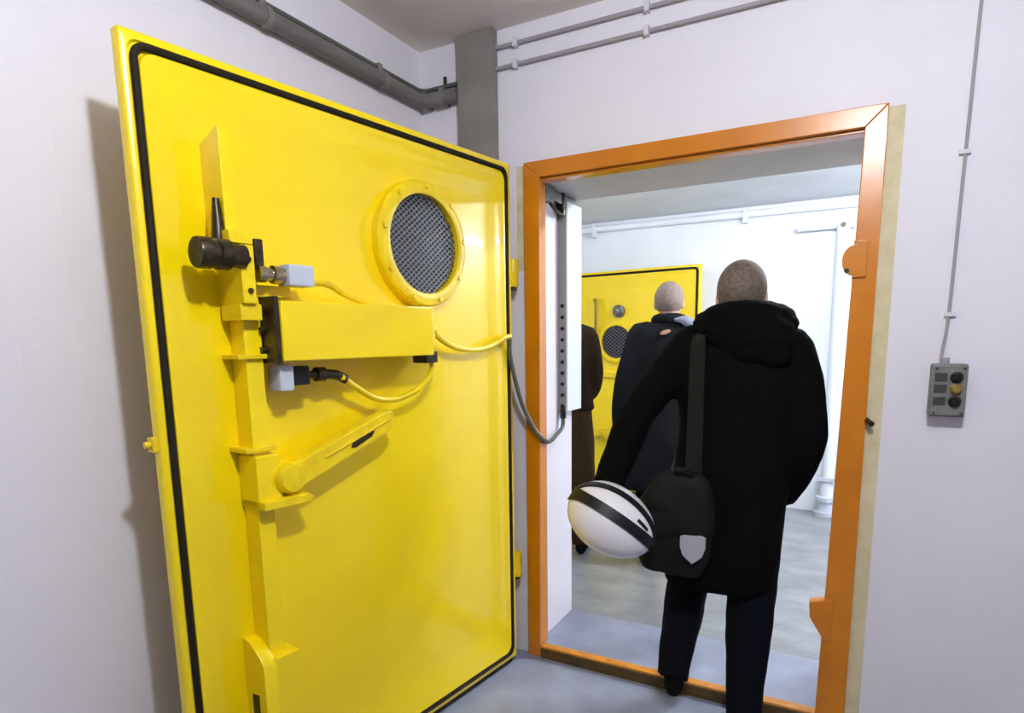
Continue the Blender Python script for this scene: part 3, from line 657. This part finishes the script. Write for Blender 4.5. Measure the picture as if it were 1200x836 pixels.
def dome(phi, t, k=1.0):      # t along the long axis -1..1, phi angle about it from 'toward us' upward
    x = A_*math.sin(t*PI/2); c = math.cos(t*PI/2); xx = x*(1+.05*(1 if x > 0 else -1)*abs(math.sin(t*PI/2)))
    return Vector((xx, B_*c*math.cos(phi), C_*c*math.sin(phi)))*k
up = 1 if ezh.z > 0 else -1
for phi, w, lab in ((8, .036, 0), (50, .024, 0)):
    pts = [dome(up*math.radians(phi), -.93+1.91*i/28, 1.0) for i in range(29)]
    b = NB(); strip(b, pts, (lambda i, w=w: w+.018*math.exp(-(i/4)**2)) if w > .03 else w, .004, lambda i: Vector((pts[i].x/A_**2, pts[i].y/B_**2, pts[i].z/C_**2))); obj('black_band', b, 'black', hm)
pts = [dome(up*math.radians(27), .32+.03*i, 1.0) for i in range(8)]
b = NB(); strip(b, pts, .011, .003, lambda i: Vector((pts[i].x/A_**2, pts[i].y/B_**2, pts[i].z/C_**2))); obj('vent_slot', b, 'black', hm)
b = NB(); tube(b, [Vector((A_*1.0*math.cos(2*PI*i/n)*math.sin(1.99), B_*math.cos(1.99), C_*math.sin(1.99)*math.sin(2*PI*i/n))) for i in range(n)], .009, 8, True); obj('rim', b, 'black', hm, smooth=True)
hw = Rh.transposed() @ ((M1 @ Vector(J1['wrL'])+ (M1.to_3x3() @ Vector(J1['hfL']).normalized())*.10)-HC)
b = NB(); strip(b, spline([(-.11, -.045, up*.06), (hw+Vector((-.11, -.045, up*.06)))/2+Vector((0, -.02, 0)), hw, (hw+Vector((.09, -.05, up*.085)))/2+Vector((0, -.02, 0)), (.09, -.05, up*.085)], 5), .018, .003, (0, 1, .3)); obj('chin_strap', b, 'strap', hm)

# ---- second man further in
L2 = onZ(785, 330, 1.74); L2.z = 0
J_curl = {'L': .45, 'R': .45}
def std(hs=1.74, cx=0):
    k = hs/1.74
    d = dict(head=(0, .01, 1.618), neck=(0, -.01, 1.50), shL=(-.165, -.01, 1.42), elL=(-.225, -.05, 1.13), wrL=(-.215, .04, .87), hfL=(.0, .15, -1), hpL=(1, 0, 0),
      shR=(.165, -.01, 1.42), elR=(.225, -.05, 1.13), wrR=(.215, .04, .87), hfR=(0, .15, -1), hpR=(-1, 0, 0),
      hipL=(-.09, 0, .88), knL=(-.10, .05, .48), anL=(-.10, .04, .085), heL=(-.10, -.02, 0), toL=(-.11, .24, 0), hipR=(.09, 0, .88), knR=(.10, .01, .48), anR=(.10, -.09, .085), heR=(.10, -.15, 0), toR=(.11, .11, 0))
    return {a: (tuple(c*k for c in v) if not a.startswith(('hf', 'hp')) else v) for a, v in d.items()}
def crings(k, hem, w=1.0): return [(hem, 0, 0, .205*w, .145), (hem+.02, 0, 0, .21*w, .15), (.95*k, 0, 0, .205*w, .145), (1.15*k, 0, -.005, .20*w, .135), (1.32*k, 0, -.01, .215*w, .13), (1.41*k, 0, -.01, .205*w, .12), (1.46*k, 0, -.01, .16*w, .105), (1.51*k, 0, -.01, .085, .08), (1.53*k, 0, -.01, .08, .075)]
def extra2(body, V_, coat):
    b = NB(); pts = [Vector((.085*math.cos(a), -.015+.082*math.sin(a), 1.515-.012*math.sin(a))) for a in [2*PI*i/28 for i in range(28)]]
    tube(b, pts, (.020, .028) and [(.020, .030)]*28, 10, True); obj('collar', remesh(b, .008, 2, fold(.004, 14)), 'coat2', body, smooth=True, angle=180)
    b = NB(); tube(b, spline([(.03, -.118, 1.515), (.085, -.105, 1.512), (.13, -.06, 1.487), (.14, -.01, 1.47)]), [(.006+.016*min(1, i/9), .008+.022*min(1, i/9)) for i in range(25)], 10); obj('grey_lining', b, 'collar', body, smooth=True)
    b = NB(); q = Vector((-.02, -.142, 1.445)); rs = [[q+Vector((w*math.cos(2*PI*i/14), dy, w*.45*math.sin(2*PI*i/14)+w*.25*math.cos(2*PI*i/14))) for i in range(14)] for dy, w in ((.02, .030), (-.004, .029), (-.008, .022))]
    rings(b, rs); obj('tan_badge', b, 'tan', body, smooth=True)
J2 = std(1.74); J2.update(elL=(-.25, -.03, 1.12), wrL=(-.275, .04, .86))
cr2 = crings(1, .5); cr2[0] = (.5, -.03, 0, .26, .17); cr2[1] = (.52, -.03, 0, .265, .175)
person(L2, math.radians(15), J2, 'man with pale cropped hair and dark coat in front of the second yellow door', cr2, 'coat2', 'navy', 'hair2', extra=extra2, voxel=.009, turn=-.15)
# ---- third person, half hidden by the jamb
J_curl = {'L': .4, 'R': .4}
L3 = Vector((-1.665, 1.40, 0))
J3 = std(1.73); J3.update(elR=(.20, .0, 1.14), wrR=(.13, .17, 1.0), hfR=(-.6, .8, .1), hpR=(0, 0, -1), heR=(.13, -.15, 0), toR=(.17, .11, 0), anR=(.125, -.09, .085))
def extra3(body, V_, coat):
    b = NB(); loft(b, [(.40, 0, 0, .225, .17), (.42, 0, 0, .23, .175), (.70, 0, 0, .215, .16), (.98, 0, 0, .19, .135), (1.0, 0, 0, .18, .13)]); obj('long_skirt', remesh(b, .011, 3, fold(.010, 9, .3)), 'brown2', body, smooth=True, angle=180)
person(L3, math.radians(20), J3, 'person in dark jacket and brown lower garment half hidden by the white jamb', crings(1.73/1.74, .95), 'brown', 'brown2', 'hair3', long_hair=.0, extra=extra3, voxel=.009)
